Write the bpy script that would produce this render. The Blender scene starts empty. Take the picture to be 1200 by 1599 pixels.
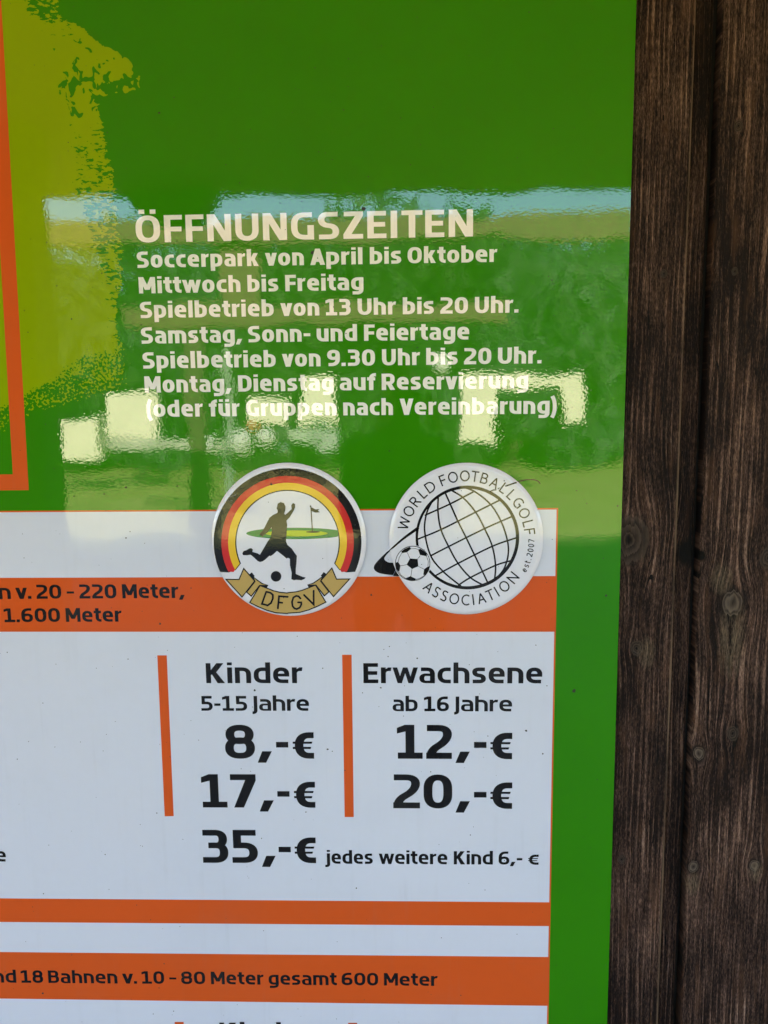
import bpy, bmesh, math, random
from mathutils import Vector, Matrix
from mathutils.geometry import delaunay_2d_cdt

sc = bpy.context.scene
COL = sc.collection
rad = math.radians

# ---------------------------------------------------------------- camera
F = 1248.0                       # focal length in photo pixels (photo 1200 x 1599)
PITCH, YAW, ROLL = rad(-7.68), rad(1.77), rad(0.63)
D, CZ = 1.25, 1.60               # distance to the sign face, eye height
cp, sp = math.cos(PITCH), math.sin(PITCH)
cy, sy = math.cos(YAW), math.sin(YAW)
cr, sr = math.cos(ROLL), math.sin(ROLL)
RM = (Matrix(((cy, -sy, 0), (sy, cy, 0), (0, 0, 1))) @ Matrix(((1, 0, 0), (0, cp, -sp), (0, sp, cp)))
      @ Matrix(((cr, 0, sr), (0, 1, 0), (-sr, 0, cr))))
cam = bpy.data.cameras.new('camera')
cam.sensor_fit = 'HORIZONTAL'
cam.sensor_width = 36
cam.lens = 36 * F / 1200
cam.clip_start = 0.05
cam.clip_end = 500
co = bpy.data.objects.new('camera', cam)
COL.objects.link(co)
rt, fw, up = RM @ Vector((1, 0, 0)), RM @ Vector((0, 1, 0)), RM @ Vector((0, 0, 1))
co.matrix_world = Matrix(((rt.x, up.x, -fw.x, 0), (rt.y, up.y, -fw.y, -D), (rt.z, up.z, -fw.z, CZ), (0, 0, 0, 1)))
sc.camera = co

# ---------------------------------------------------------------- sky, sun, exposure
SUN_EL, SUN_AZ = 28, 12          # the sun stands behind the wall, so the sign face is in open shade
w = bpy.data.worlds.new('World')
sc.world = w
w.use_nodes = True
nt = w.node_tree
sky = nt.nodes.new('ShaderNodeTexSky')
sky.sky_type = 'NISHITA'
sky.sun_disc = False
sky.sun_elevation = rad(SUN_EL)
sky.sun_rotation = rad(SUN_AZ)
nt.links.new(sky.outputs[0], nt.nodes['Background'].inputs[0])
nt.nodes['Background'].inputs[1].default_value = 0.13
sun = bpy.data.lights.new('sun', 'SUN')
sun.energy = 5.0
sun.angle = rad(0.5)
sun.color = (1.0, 0.95, 0.86)
so = bpy.data.objects.new('sun', sun)
COL.objects.link(so)
sdir = Vector((math.sin(rad(SUN_AZ)) * math.cos(rad(SUN_EL)), math.cos(rad(SUN_AZ)) * math.cos(rad(SUN_EL)), math.sin(rad(SUN_EL))))
so.rotation_euler = sdir.to_track_quat('Z', 'Y').to_euler()
sc.view_settings.view_transform = 'Standard'
sc.view_settings.look = 'None'
sc.view_settings.exposure = 3.2
sc.view_settings.gamma = 1
sc.view_settings.use_curve_mapping = False

# ---------------------------------------------------------------- helpers
def ray(px, py):
    d = RM @ Vector((px - 600, F, -(py - 799.5)))
    return d.x / d.y, d.z / d.y

def S(px, py, depth=0.0):        # photo point -> (X, Z) on the plane Y = depth
    u, v = ray(px, py)
    return u * (D + depth), CZ + v * (D + depth)

def MIR(px, py, L):              # what the glossy sign shows there: (X, Y, Z) of a place L metres in front of it
    u, v = ray(px, py)
    return u * (D + L), -L, CZ + v * (D + L)

def tag(o, label=None, cat=None, group=None, kind=None):
    if label: o['label'] = label
    if cat: o['category'] = cat
    if group: o['group'] = group
    if kind: o['kind'] = kind
    return o

def link(name, me, mat, parent=None):
    o = bpy.data.objects.new(name, me)
    if mat: me.materials.append(mat)
    COL.objects.link(o)
    if parent: o.parent = parent
    return o

def empty(name, loc=(0, 0, 0)):
    o = bpy.data.objects.new(name, None)
    o.location = loc
    COL.objects.link(o)
    return o

def mesh_obj(name, verts, faces, mat, parent=None, smooth=False):
    me = bpy.data.meshes.new(name)
    me.from_pydata(verts, [], faces)
    me.update()
    if smooth:
        for p in me.polygons: p.use_smooth = True
    return link(name, me, mat, parent)

def bx(bm, c, s, rot=None, bev=0.0):
    r = bmesh.ops.create_cube(bm, size=1)
    vs = r['verts']
    m = Matrix.Translation(c) @ (rot or Matrix()) @ Matrix.Diagonal((s[0], s[1], s[2], 1))
    bmesh.ops.transform(bm, matrix=m, verts=vs)
    if bev:
        es = list({e for v in vs for e in v.link_edges})
        bmesh.ops.bevel(bm, geom=es, offset=bev, segments=2, affect='EDGES', profile=.6)

def bm_obj(name, bm, mat, parent=None):
    me = bpy.data.meshes.new(name)
    bm.to_mesh(me)
    bm.free()
    return link(name, me, mat, parent)

# ---------------------------------------------------------------- node helpers
class NG:
    def __init__(s, name):
        s.m = bpy.data.materials.new(name)
        s.m.use_nodes = True
        s.t = s.m.node_tree
        s.b = s.t.nodes['Principled BSDF']
    def n(s, t, **k):
        x = s.t.nodes.new(t)
        for a, v in k.items(): setattr(x, a, v)
        return x
    def put(s, sock, v):
        if hasattr(v, 'is_linked') or hasattr(v, 'links'): s.t.links.new(v, sock)
        else: sock.default_value = v
    def ma(s, op, a, b=0.0, c=None, clamp=False):
        x = s.n('ShaderNodeMath', operation=op, use_clamp=clamp)
        s.put(x.inputs[0], a)
        s.put(x.inputs[1], b)
        if c is not None: s.put(x.inputs[2], c)
        return x.outputs[0]
    def xyz(s):
        g = s.n('ShaderNodeNewGeometry')
        q = s.n('ShaderNodeSeparateXYZ')
        s.t.links.new(g.outputs['Position'], q.inputs[0])
        return q.outputs[0], q.outputs[1], q.outputs[2]
    def vec(s, x, y, z=0.0):
        q = s.n('ShaderNodeCombineXYZ')
        for i, v in enumerate((x, y, z)): s.put(q.inputs[i], v)
        return q.outputs[0]
    def noise(s, vec, scale, detail=2, rough=.5, dist=0.0):
        q = s.n('ShaderNodeTexNoise')
        if vec is not None: s.t.links.new(vec, q.inputs['Vector'])
        q.inputs['Scale'].default_value = scale
        q.inputs['Detail'].default_value = detail
        q.inputs['Roughness'].default_value = rough
        q.inputs['Distortion'].default_value = dist
        return q.outputs[0]
    def mix(s, f, a, b, blend='MIX'):
        q = s.n('ShaderNodeMix', data_type='RGBA', blend_type=blend)
        s.put(q.inputs[0], f)
        for i, v in ((6, a), (7, b)):
            if isinstance(v, tuple): v = (v[0], v[1], v[2], 1)
            s.put(q.inputs[i], v)
        return q.outputs[2]
    def ramp(s, f, stops):
        q = s.n('ShaderNodeValToRGB')
        cr_ = q.color_ramp
        while len(cr_.elements) < len(stops): cr_.elements.new(.5)
        for e, (p, c) in zip(cr_.elements, stops):
            e.position = p
            e.color = (c, c, c, 1) if not isinstance(c, tuple) else (c[0], c[1], c[2], 1)
        s.put(q.inputs[0], f)
        return q.outputs[0]
    def mr(s, v, a, b, c=0.0, d=1.0):
        q = s.n('ShaderNodeMapRange')
        s.put(q.inputs[0], v)
        for i, k in enumerate((a, b, c, d)): q.inputs[i + 1].default_value = k
        return q.outputs[0]
    def bump(s, h, dist, strength=1.0, normal=None):
        q = s.n('ShaderNodeBump')
        q.inputs['Strength'].default_value = strength
        q.inputs['Distance'].default_value = dist
        s.put(q.inputs['Height'], h)
        if normal is not None: s.t.links.new(normal, q.inputs['Normal'])
        return q.outputs[0]

def coat(g, rough=.012):
    """clear laminate over the print: slightly orange-peeled, with fine dust"""
    x, y, z = g.xyz()
    p = g.vec(x, z, 0.0)
    n1 = g.noise(g.vec(g.ma('MULTIPLY', x, .8), z), 255, 1, .5)
    n2 = g.noise(p, 38, 1, .5)
    n3 = g.noise(p, 9, 1, .5)
    h = g.ma('ADD', g.ma('MULTIPLY', n3, .00045), g.ma('MULTIPLY', n1, .000023))
    h = g.ma('ADD', h, g.ma('MULTIPLY', n2, .000024))
    g.t.links.new(g.bump(h, 1.0), g.b.inputs['Normal'])
    dust = g.noise(p, 9, 3, .6)
    g.put(g.b.inputs['Roughness'], g.mr(dust, .35, .75, rough, rough + .012))
    g.b.inputs['IOR'].default_value = 1.55
    return x, z, p

def ink(name, c):
    g = NG(name)
    x, z, p = coat(g)
    # faint print mottling and wiped-on dust
    m = g.noise(p, 60, 3, .6)
    dirt = g.noise(p, 5, 4, .6)
    cc = g.mix(g.mr(m, .3, .7, 0, .05), c, tuple(k * .75 for k in c))
    cc = g.mix(g.mr(dirt, .5, .8, 0, .07), cc, (.25, .22, .18))
    drip = g.noise(g.vec(x, g.ma('MULTIPLY', z, .05), 4.0), 55, 3, .6)
    cc = g.mix(g.ma('MULTIPLY', g.mr(drip, .55, .8, 0, .10), g.mr(dirt, .4, .6)), cc, (.22, .20, .17))
    g.t.links.new(cc, g.b.inputs['Base Color'])
    return g.m

WHITE = ink('white_print', (.67, .685, .79))
LETTER_WHITE = ink('white_lettering_print', (.86, .83, .82))
BLACK = ink('black_print', (.012, .012, .014))
ORANGE = ink('orange_print', (.67, .098, .016))
GOLD = ink('gold_print', (.80, .50, .03))
RED = ink('red_print', (.60, .03, .03))
TAN = ink('tan_print', (.50, .34, .11))
DKGREEN = ink('dark_green_print', (.012, .20, .05))
LIME = ink('lime_print', (.42, .52, .01))

def simple(name, c, rough=.7, scale=6.0, var=.25, bumpd=0.0):
    g = NG(name)
    x, y, z = g.xyz()
    n_ = g.noise(g.vec(x, y, z), scale, 4, .6)
    g.t.links.new(g.mix(g.mr(n_, .3, .7), tuple(k * (1 - var) for k in c), tuple(min(1, k * (1 + var)) for k in c)), g.b.inputs['Base Color'])
    g.b.inputs['Roughness'].default_value = rough
    if bumpd: g.t.links.new(g.bump(n_, bumpd), g.b.inputs['Normal'])
    return g.m

# ---------------------------------------------------------------- 2D shape engine (strokes and polygons merged into one flat mesh)
def rounded(pts, closed=False, k=.66, n=9):
    P = [(p[0], p[1], p[2] if len(p) > 2 else 0.0) for p in pts]
    N = len(P)
    out = []
    for i, (x, y, r) in enumerate(P):
        if r <= 0 or (not closed and i in (0, N - 1)):
            out.append((x, y))
            continue
        a, b = P[i - 1], P[(i + 1) % N]
        da, db = math.hypot(a[0] - x, a[1] - y), math.hypot(b[0] - x, b[1] - y)
        fa = .5 if (a[2] > 0 and (closed or (i - 1) not in (0,))) else .999
        fb = .5 if (b[2] > 0 and (closed or (i + 1) not in (N - 1,))) else .999
        ra, rb = min(r, da * fa), min(r, db * fb)
        A = (x + (a[0] - x) / da * ra, y + (a[1] - y) / da * ra)
        B = (x + (b[0] - x) / db * rb, y + (b[1] - y) / db * rb)
        c1 = (A[0] + (x - A[0]) * k, A[1] + (y - A[1]) * k)
        c2 = (B[0] + (x - B[0]) * k, B[1] + (y - B[1]) * k)
        for j in range(n + 1):
            t = j / n
            q = 1 - t
            out.append((q**3 * A[0] + 3*q*q*t * c1[0] + 3*q*t*t * c2[0] + t**3 * B[0],
                        q**3 * A[1] + 3*q*q*t * c1[1] + 3*q*t*t * c2[1] + t**3 * B[1]))
    res = []
    for p in out:
        if not res or math.hypot(p[0] - res[-1][0], p[1] - res[-1][1]) > 1e-5: res.append(p)
    if closed and math.hypot(res[0][0] - res[-1][0], res[0][1] - res[-1][1]) < 1e-5: res.pop()
    return res

def stroke(path, wx, wy=None, closed=False, widths=None):
    """quads of a stroke along path; wx = thickness of upright strokes, wy = of level ones"""
    wy = wy or wx
    k = wx / wy
    P = [(x, y * k) for x, y in path]
    N = len(P)
    L, R_ = [], []
    for i in range(N):
        a = P[i - 1] if (i > 0 or closed) else None
        b = P[(i + 1) % N] if (i < N - 1 or closed) else None
        def nrm(p, q):
            dx, dy = q[0] - p[0], q[1] - p[1]
            l = math.hypot(dx, dy) or 1
            return -dy / l, dx / l
        n1 = nrm(a, P[i]) if a else nrm(P[i], b)
        n2 = nrm(P[i], b) if b else n1
        mx, my = n1[0] + n2[0], n1[1] + n2[1]
        ml = mx * mx + my * my
        s_ = 2 / max(ml, .55)
        h = (widths[i] if widths else wx) / 2
        ox, oy = mx * s_ / 1 * h * .5 * 1, my * s_ * h * .5
        ox, oy = mx * s_ * h / 1 * .5 * 1, my * s_ * h * .5
        # offset = h * (n1+n2) * 2/|n1+n2|^2 / 1
        ox, oy = h * mx * 2 / max(ml, .55) , h * my * 2 / max(ml, .55)
        L.append((P[i][0] + ox, (P[i][1] + oy) / k))
        R_.append((P[i][0] - ox, (P[i][1] - oy) / k))
    q = []
    for i in range(N if closed else N - 1):
        j = (i + 1) % N
        q.append([R_[i], R_[j], L[j], L[i]])
    return q

def ccw(p):
    a = sum(p[i - 1][0] * p[i][1] - p[i][0] * p[i - 1][1] for i in range(len(p)))
    return p if a > 0 else p[::-1]

def union(polys, scale=1.0):
    V, Fs = [], []
    for p in polys:
        q = []
        for c in p:
            if not q or math.hypot(c[0] - q[-1][0], c[1] - q[-1][1]) > 1e-6 * scale: q.append(c)
        if len(q) > 2 and math.hypot(q[0][0] - q[-1][0], q[0][1] - q[-1][1]) < 1e-6 * scale: q.pop()
        if len(q) < 3: continue
        q = ccw(q)
        Fs.append(list(range(len(V), len(V) + len(q))))
        V += [Vector(c) for c in q]
    r = delaunay_2d_cdt(V, [], Fs, 0, 1e-5 * scale)
    vs = [(v.x, v.y) for v in r[0]]
    def inside(p, q):
        c = False
        for i in range(len(q)):
            (x1, y1), (x2, y2) = q[i - 1], q[i]
            if (y1 > p[1]) != (y2 > p[1]) and p[0] < (x2 - x1) * (p[1] - y1) / (y2 - y1) + x1: c = not c
        return c
    PP = [[(V[i].x, V[i].y) for i in f] for f in Fs]
    fs = []
    for f, o in zip(r[2], r[5]):
        if o:
            c = (sum(vs[i][0] for i in f) / len(f), sum(vs[i][1] for i in f) / len(f))
            if any(inside(c, PP[k]) for k in o): fs.append(f)
    return vs, fs

def disc(cx_, cy_, rx, ry=None, n=48):
    ry = ry or rx
    return [(cx_ + rx * math.cos(2 * math.pi * i / n), cy_ + ry * math.sin(2 * math.pi * i / n)) for i in range(n)]

# ---------------------------------------------------------------- squarish bold sans lettering, drawn stroke by stroke (cap height 1)
def bold_glyph(ch, V, H):
    a, b = V / 2, H / 2
    X, A, DS = .79, 1.04, -.26
    e = []
    def st(pts, closed=False, vx=None, hy=None): e.extend(stroke(rounded(pts, closed), vx or V, hy or H, closed))
    def po(*pts): e.append(list(pts))
    def re(x0, y0, x1, y1): e.append([(x0, y0), (x1, y0), (x1, y1), (x0, y1)])
    def dg(x0, y0, x1, y1, t): e.append([(x0, y0), (x0 + t, y0), (x1 + t, y1), (x1, y1)])
    w_ = .6
    if ch == 'a':
        w_ = .62; q = H*.72; st([(.06, X-b), (w_-a, X-b, .23), (w_-a, 0)]); st([(w_-a, .49-q/2), (a, .49-q/2, .17), (a, q/2, .17), (w_-a, q/2)], hy=q)
    elif ch == 'b':
        w_ = .66; re(0, 0, V, A); st([(a, X-b), (w_-a, X-b, .26), (w_-a, b, .26), (a, b)])
    elif ch == 'c':
        w_ = .53; st([(w_, X-b), (a, X-b, .28), (a, b, .28), (w_, b)])
    elif ch == 'd':
        w_ = .66; re(w_-V, 0, w_, A); st([(w_-a, X-b), (a, X-b, .26), (a, b, .26), (w_-a, b)])
    elif ch == 'e':
        w_ = .64; st([(w_-.04, b), (a, b, .28), (a, X-b, .28), (w_-a, X-b, .24), (w_-a, .33)]); re(a, .33, w_-a*.6, .33+H*.8)
    elif ch == 'f':
        w_ = .45; st([(.1+a, 0), (.1+a, 1.04-b, .24), (w_+.02, 1.04-b)]); re(0, X-H, w_-.02, X)
    elif ch == 'g':
        w_ = .66; st([(w_-a, X-b), (a, X-b, .26), (a, b, .26), (w_-a, b)]); st([(w_-a, X), (w_-a, DS+b, .22), (.07, DS+b)])
    elif ch == 'h':
        w_ = .64; re(0, 0, V, A); st([(a, X-b), (w_-a, X-b, .26), (w_-a, 0)])
    elif ch in 'ij':
        w_ = V; re(0, .895, V, 1.04)
        if ch == 'i': re(0, 0, V, X)
        else: st([(a, X), (a, DS+b, .16), (-.12, DS+b)])
    elif ch == 'k':
        w_ = .64; re(0, 0, V, A); po((V-.02, .30), (V-.02, .50), (w_-.27, X), (w_-.02, X), (V+.19, .41)); po((V+.02, .40), (V+.19, .45), (w_+.01, 0), (w_-.26, 0))
    elif ch == 'l':
        w_ = V; re(0, 0, V, A)
    elif ch == 'm':
        w_ = 1.0; re(0, 0, V, X); m_ = w_/2; st([(a, X-b), (m_, X-b, .2), (m_, 0)]); st([(m_-a*.5, X-b), (w_-a, X-b, .24), (w_-a, 0)])
    elif ch == 'n':
        w_ = .64; re(0, 0, V, X); st([(a, X-b), (w_-a, X-b, .26), (w_-a, 0)])
    elif ch == 'o':
        w_ = .66; st([(a, b, .3), (w_-a, b, .3), (w_-a, X-b, .3), (a, X-b, .3)], True)
    elif ch == 'p':
        w_ = .66; re(0, DS, V, X); st([(a, X-b), (w_-a, X-b, .26), (w_-a, b, .26), (a, b)])
    elif ch == 'r':
        w_ = .43; re(0, 0, V, X); po((V-.02, X-.10), (V-.02, X-.30), (V+.05, X-.2), (V+.1, X-H), (w_-.03, X-H), (w_, X), (V+.1, X))
    elif ch == 's':
        w_ = .55; st([(w_-.04, X-b), (a, X-b, .17), (a, X/2+.03, .17), (w_-a, X/2-.03, .17), (w_-a, b, .17), (.02, b)])
    elif ch == 't':
        w_ = .46; st([(.1+a, .98), (.1+a, b, .22), (w_, b)]); re(0, X-H, w_-.01, X)
    elif ch in 'uü':
        w_ = .64; re(w_-V, 0, w_, X); st([(a, X), (a, b, .26), (w_-a, b)])
        if ch == 'ü': re(.04, .90, .04+V*.9, 1.05); re(w_-.04-V*.9, .90, w_-.04, 1.05)
    elif ch == 'v':
        w_ = .66; t = V*1.08; dg((w_-t)/2, 0, 0, X, t); dg((w_-t)/2, 0, w_-t, X, t)
    elif ch == 'w':
        w_ = 1.02; t = V*.96; q = (w_-t)/2
        dg(.20, 0, 0, X, t); dg(.20, 0, q, X, t*.9); dg(w_-.20-t, 0, q+t*.1, X, t*.9); dg(w_-.20-t, 0, w_-t, X, t)
    elif ch == 'A':
        w_ = .76; t = V*1.1; dg(0, 0, (w_-t)/2, 1, t); dg(w_-t, 0, (w_-t)/2, 1, t); re(.2, .19, w_-.2, .19+H)
    elif ch == 'B':
        w_ = .69; re(0, 0, V, 1); st([(a, 1-b), (w_-a-.03, 1-b, .18), (w_-a-.03, .53, .18), (a, .53)], hy=H*.95); st([(a, .53), (w_-a, .53, .2), (w_-a, b, .22), (a, b)], hy=H*.95)
    elif ch == 'D':
        w_ = .75; re(0, 0, V, 1); st([(a, 1-b), (w_-a, 1-b, .32), (w_-a, b, .32), (a, b)])
    elif ch == 'E':
        w_ = .60; re(0, 0, V, 1); re(a, 0, w_, H); re(a, 1-H, w_-.01, 1); re(a, .5-b+.01, w_-.04, .5+b+.01)
    elif ch == 'F':
        w_ = .58; re(0, 0, V, 1); re(a, 1-H, w_, 1); re(a, .5-b-.02, w_-.03, .5+b-.02)
    elif ch == 'G':
        w_ = .72; st([(w_-.05, 1-b), (a, 1-b, .34), (a, b, .34), (w_-a, b)]); re(w_-V, 0, w_, .53)
    elif ch == 'I':
        w_ = V; re(0, 0, V, 1)
    elif ch == 'J':
        w_ = V+.08; st([(.08+a, 1), (.08+a, -.22+b, .16), (0, -.22+b)])
    elif ch == 'K':
        w_ = .74; re(0, 0, V, 1); po((V-.02, .40), (V-.02, .62), (w_-.31, 1), (w_-.03, 1), (V+.2, .52)); po((V+.01, .50), (V+.2, .57), (w_+.01, 0), (w_-.29, 0))
    elif ch == 'M':
        w_ = .90; re(0, 0, V*.96, 1); re(w_-V*.96, 0, w_, 1); t = V*1.1; dg((w_-t)/2, .22, 0, 1, t); dg((w_-t)/2, .22, w_-t, 1, t)
    elif ch == 'N':
        w_ = .76; re(0, 0, V*.98, 1); re(w_-V*.98, 0, w_, 1); t = V*1.2; dg(w_-t, 0, 0, 1, t)
    elif ch in 'OÖ':
        w_ = .78; st([(a, b, .36), (w_-a, b, .36), (w_-a, 1-b, .36), (a, 1-b, .36)], True)
        if ch == 'Ö': re(.12, 1.06, .12+V*.9, 1.22); re(w_-.12-V*.9, 1.06, w_-.12, 1.22)
    elif ch == 'R':
        w_ = .72; re(0, 0, V, 1); st([(a, 1-b), (w_-a-.01, 1-b, .2), (w_-a-.01, .42, .2), (a, .42)]); po((.26, .42), (.50, .45), (w_+.02, 0), (w_-.25, 0))
    elif ch == 'S':
        w_ = .66; st([(w_-.04, 1-b), (a, 1-b, .22), (a, .53, .22), (w_-a, .47, .22), (w_-a, b, .22), (.02, b)])
    elif ch == 'T':
        w_ = .66; re(0, 1-H, w_, 1); re(w_/2-a, 0, w_/2+a, 1)
    elif ch == 'U':
        w_ = .74; st([(a, 1), (a, b, .32), (w_-a, b, .32), (w_-a, 1)])
    elif ch == 'V':
        w_ = .76; t = V*1.1; dg((w_-t)/2, 0, 0, 1, t); dg((w_-t)/2, 0, w_-t, 1, t)
    elif ch == 'Z':
        w_ = .62; re(0, 0, w_, H); re(.02, 1-H, w_, 1); t = V*1.2; po((0, H*.3), (0, H), (w_-t, 1-H*.9), (w_, 1-H*.4), (w_, 1-H), (t, H*.9))
    elif ch == '0':
        w_ = .70; st([(a, b, .33), (w_-a, b, .33), (w_-a, 1-b, .33), (a, 1-b, .33)], True)
    elif ch == '1':
        w_ = .66; re(.02, 0, w_, H); re(.22, 0, .22+V, 1); po((0, .74), (.24, .81), (.24, 1), (.20, 1), (0, .91))
    elif ch == '2':
        w_ = .66; st([(.02, 1-b), (w_-a, 1-b, .24), (w_-a, .55, .26), (a, .24, .2), (a, .03)]); re(0, 0, w_, H)
    elif ch == '3':
        w_ = .66; st([(.02, 1-b), (w_-a-.02, 1-b, .2), (w_-a-.02, .53, .18), (.16, .53)]); st([(.16, .53), (w_-a, .53, .2), (w_-a, b, .22), (.01, b)])
    elif ch == '5':
        w_ = .66; re(.04, 1-H, w_-.04, 1); re(.04, .45, .04+V*.95, 1); st([(.06, .62-b), (w_-a, .62-b, .24), (w_-a, b, .24), (.01, b)])
    elif ch in '69':
        w_ = .69; st([(a, b, .26), (w_-a, b, .26), (w_-a, .62-b, .26), (a, .62-b, .26)], True); st([(w_-.07, 1-b), (a, 1-b, .36), (a, .3)])
        if ch == '9': e[:] = [[(w_-x, 1-y) for x, y in p] for p in e]
    elif ch == '7':
        w_ = .66; re(0, 1-H, w_, 1); t = V*1.15; po((.08, 0), (.08+t, 0), (w_, 1-H*1.1), (w_, 1-H*.5), (w_-t*1.05, 1-H*.9))
    elif ch == '8':
        w_ = .70; st([(a, b, .24), (w_-a, b, .24), (w_-a, .54, .22), (a, .54, .22)], True); st([(a+.02, .52, .22), (w_-a-.02, .52, .22), (w_-a-.02, 1-b, .24), (a+.02, 1-b, .24)], True)
    elif ch == '€':
        w_ = .62; o = .06; h_ = .78; st([(w_, h_-b), (o+a, h_-b, .3), (o+a, b, .3), (w_, b)]); po((0, .44), (w_-.06, .44), (w_-.04, .505), (0, .505)); po((0, .285), (w_-.10, .285), (w_-.08, .35), (0, .35))
    elif ch == '.':
        w_ = V*.95; re(0, 0, w_, .2)
    elif ch == ',':
        w_ = .30; po((-.04, -.12), (.17, -.12), (.32, .22), (.08, .22))
    elif ch == '-':
        w_ = .36; re(0, .33, w_, .33+H*.95)
    elif ch == '–':
        w_ = .50; re(0, .36, w_, .36+H*.85)
    elif ch in '()':
        w_ = .30; st([(.28, 1.08), (.02+a, .80, .3), (.02+a, .05, .3), (.28, -.24)], vx=V*.9, hy=V*.9)
        if ch == ')': e[:] = [[(w_-x, y) for x, y in p] for p in e]
    return e, w_

def thin_glyph(ch, T=.105):
    """light humanist capitals for the round emblem (cap height 1)"""
    b = T / 2
    e = []
    def st(pts, closed=False): e.extend(stroke(rounded(pts, closed, k=.56), T, T, closed))
    def arc(cx_, cy_, rx, ry, a0, a1, n=22): e.extend(stroke([(cx_+rx*math.cos(rad(a0+(a1-a0)*i/n)), cy_+ry*math.sin(rad(a0+(a1-a0)*i/n))) for i in range(n+1)], T))
    w_ = .6
    if ch == 'W': w_ = 1.16; st([(b, 1), (.31, b)]); st([(.31, b), (.58, 1-b)]); st([(.58, 1-b), (.85, b)]); st([(.85, b), (w_-b, 1)])
    elif ch == 'O': w_ = .9; arc(.45, .5, .45-b, .51-b, 0, 360, 40)
    elif ch == 'R': w_ = .68; st([(b, 0), (b, 1)]); st([(b, 1-b), (.55, 1-b, .23), (.55, .49, .23), (b, .49)]); st([(.3, .49), (.64, 0)])
    elif ch == 'L': w_ = .52; st([(b, 1), (b, 0)]); st([(b, b), (w_, b)])
    elif ch == 'D': w_ = .84; st([(b, 0), (b, 1)]); st([(b, 1-b), (w_-b, 1-b, .45), (w_-b, b, .45), (b, b)])
    elif ch == 'F': w_ = .55; st([(b, 0), (b, 1)]); st([(b, 1-b), (w_, 1-b)]); st([(b, .5), (w_-.05, .5)])
    elif ch == 'T': w_ = .7; st([(.35, 0), (.35, 1)]); st([(0, 1-b), (.7, 1-b)])
    elif ch == 'B': w_ = .66; st([(b, 0), (b, 1)]); st([(b, 1-b), (.54, 1-b, .22), (.54, .53, .22), (b, .53)]); st([(b, .53), (w_-b, .53, .24), (w_-b, b, .24), (b, b)])
    elif ch == 'A': w_ = .78; st([(b, 0), (.39, 1-b)]); st([(.39, 1-b), (w_-b, 0)]); st([(.17, .34), (.61, .34)])
    elif ch == 'G': w_ = .8; arc(.45, .5, .45-b, .51-b, 48, 300); st([(.68, .1), (.74, .14), (.74, .48), (.48, .48)])
    elif ch == 'S': w_ = .56; st([(.5, .9), (.3, 1-b, .1), (b+.02, 1-b, .2), (b+.02, .56, .2), (w_-b, .46, .2), (w_-b, b, .22), (.25, b, .1), (.02, .12)])
    elif ch == 'C': w_ = .76; arc(.46, .5, .46-b, .51-b, 50, 310)
    elif ch == 'I': w_ = T; st([(b, 0), (b, 1)])
    elif ch == 'N': w_ = .78; st([(b, 0), (b, 1)]); st([(w_-b, 0), (w_-b, 1)]); st([(b, 1-b), (w_-b, b)])
    elif ch == 'e': w_ = .56; arc(.28, .36, .28-b, .37-b, 0, 310); st([(b, .36), (.54, .36)])
    elif ch == 's': w_ = .44; st([(.4, .66), (.06, .70, .14), (.07, .40, .14), (w_-b, .36, .16), (w_-b, b, .16), (.02, .07)])
    elif ch == 't': w_ = .36; st([(.13, .95), (.13, b, .12), (.34, b)]); st([(0, .68), (.34, .68)])
    elif ch == '.': w_ = .16; e.append([(0, 0), (.15, 0), (.15, .15), (0, .15)])
    elif ch == '2': w_ = .56; st([(.04, .86), (.2, 1-b, .1), (w_-b, 1-b, .22), (w_-b, .55, .25), (.06, b)]); st([(.02, b), (w_, b)])
    elif ch == '0': w_ = .58; arc(.29, .5, .29-b, .51-b, 0, 360, 36)
    elif ch == '7': w_ = .54; st([(0, 1-b), (.5, 1-b)]); st([(.5, 1-b), (.18, 0)])
    return e, w_

_cache = {}
def glyph(ch, V, H):
    k = (ch, V, H)
    if k not in _cache:
        e, w_ = bold_glyph(ch, V, H) if V else thin_glyph(ch, H)
        _cache[k] = (union(e), w_)
    return _cache[k]

Y0 = 0.0
def flat(name, polys, mat, layer, parent, px=True):
    """polygons given in photo pixels -> one flat print on the sign face, layer * 0.08 mm proud of the panel"""
    vs, fs = union(polys, 100.0)
    V3 = []
    for x, y in vs:
        X_, Z_ = S(x, y)
        V3.append((X_, Y0 - layer * 0.00008, Z_))
    fs = [f if face_front(V3, f) else f[::-1] for f in fs]
    return mesh_obj(name, V3, fs, mat, parent)

def face_front(V, f):
    a, b, c = Vector(V[f[0]]), Vector(V[f[1]]), Vector(V[f[2]])
    return (b - a).cross(c - a).y < 0

def word_tris(text, V, H, gap):
    """lay a word out; returns verts, faces, ink width (cap height 1)"""
    vs, fs, x = [], [], 0.0
    last = 0
    for i, ch in enumerate(text):
        (gv, gf), w_ = glyph(ch, V, H)
        o = len(vs)
        vs += [(px + x, py) for px, py in gv]
        fs += [[k + o for k in f] for f in gf]
        last = x + w_
        kern = gap
        if ch in 'vwVAT7' : kern -= .05
        if ch in 'rtfF' : kern -= .03
        if i + 1 < len(text) and text[i+1] in 'vwVA': kern -= .04
        if i + 1 < len(text) and text[i+1] in 'ft': kern -= .03
        if i + 1 < len(text) and text[i+1] in ',.': kern -= .03
        if i + 1 < len(text) and text[i+1] == 'j': kern += .1
        x = last + kern
    return vs, fs, last

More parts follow.
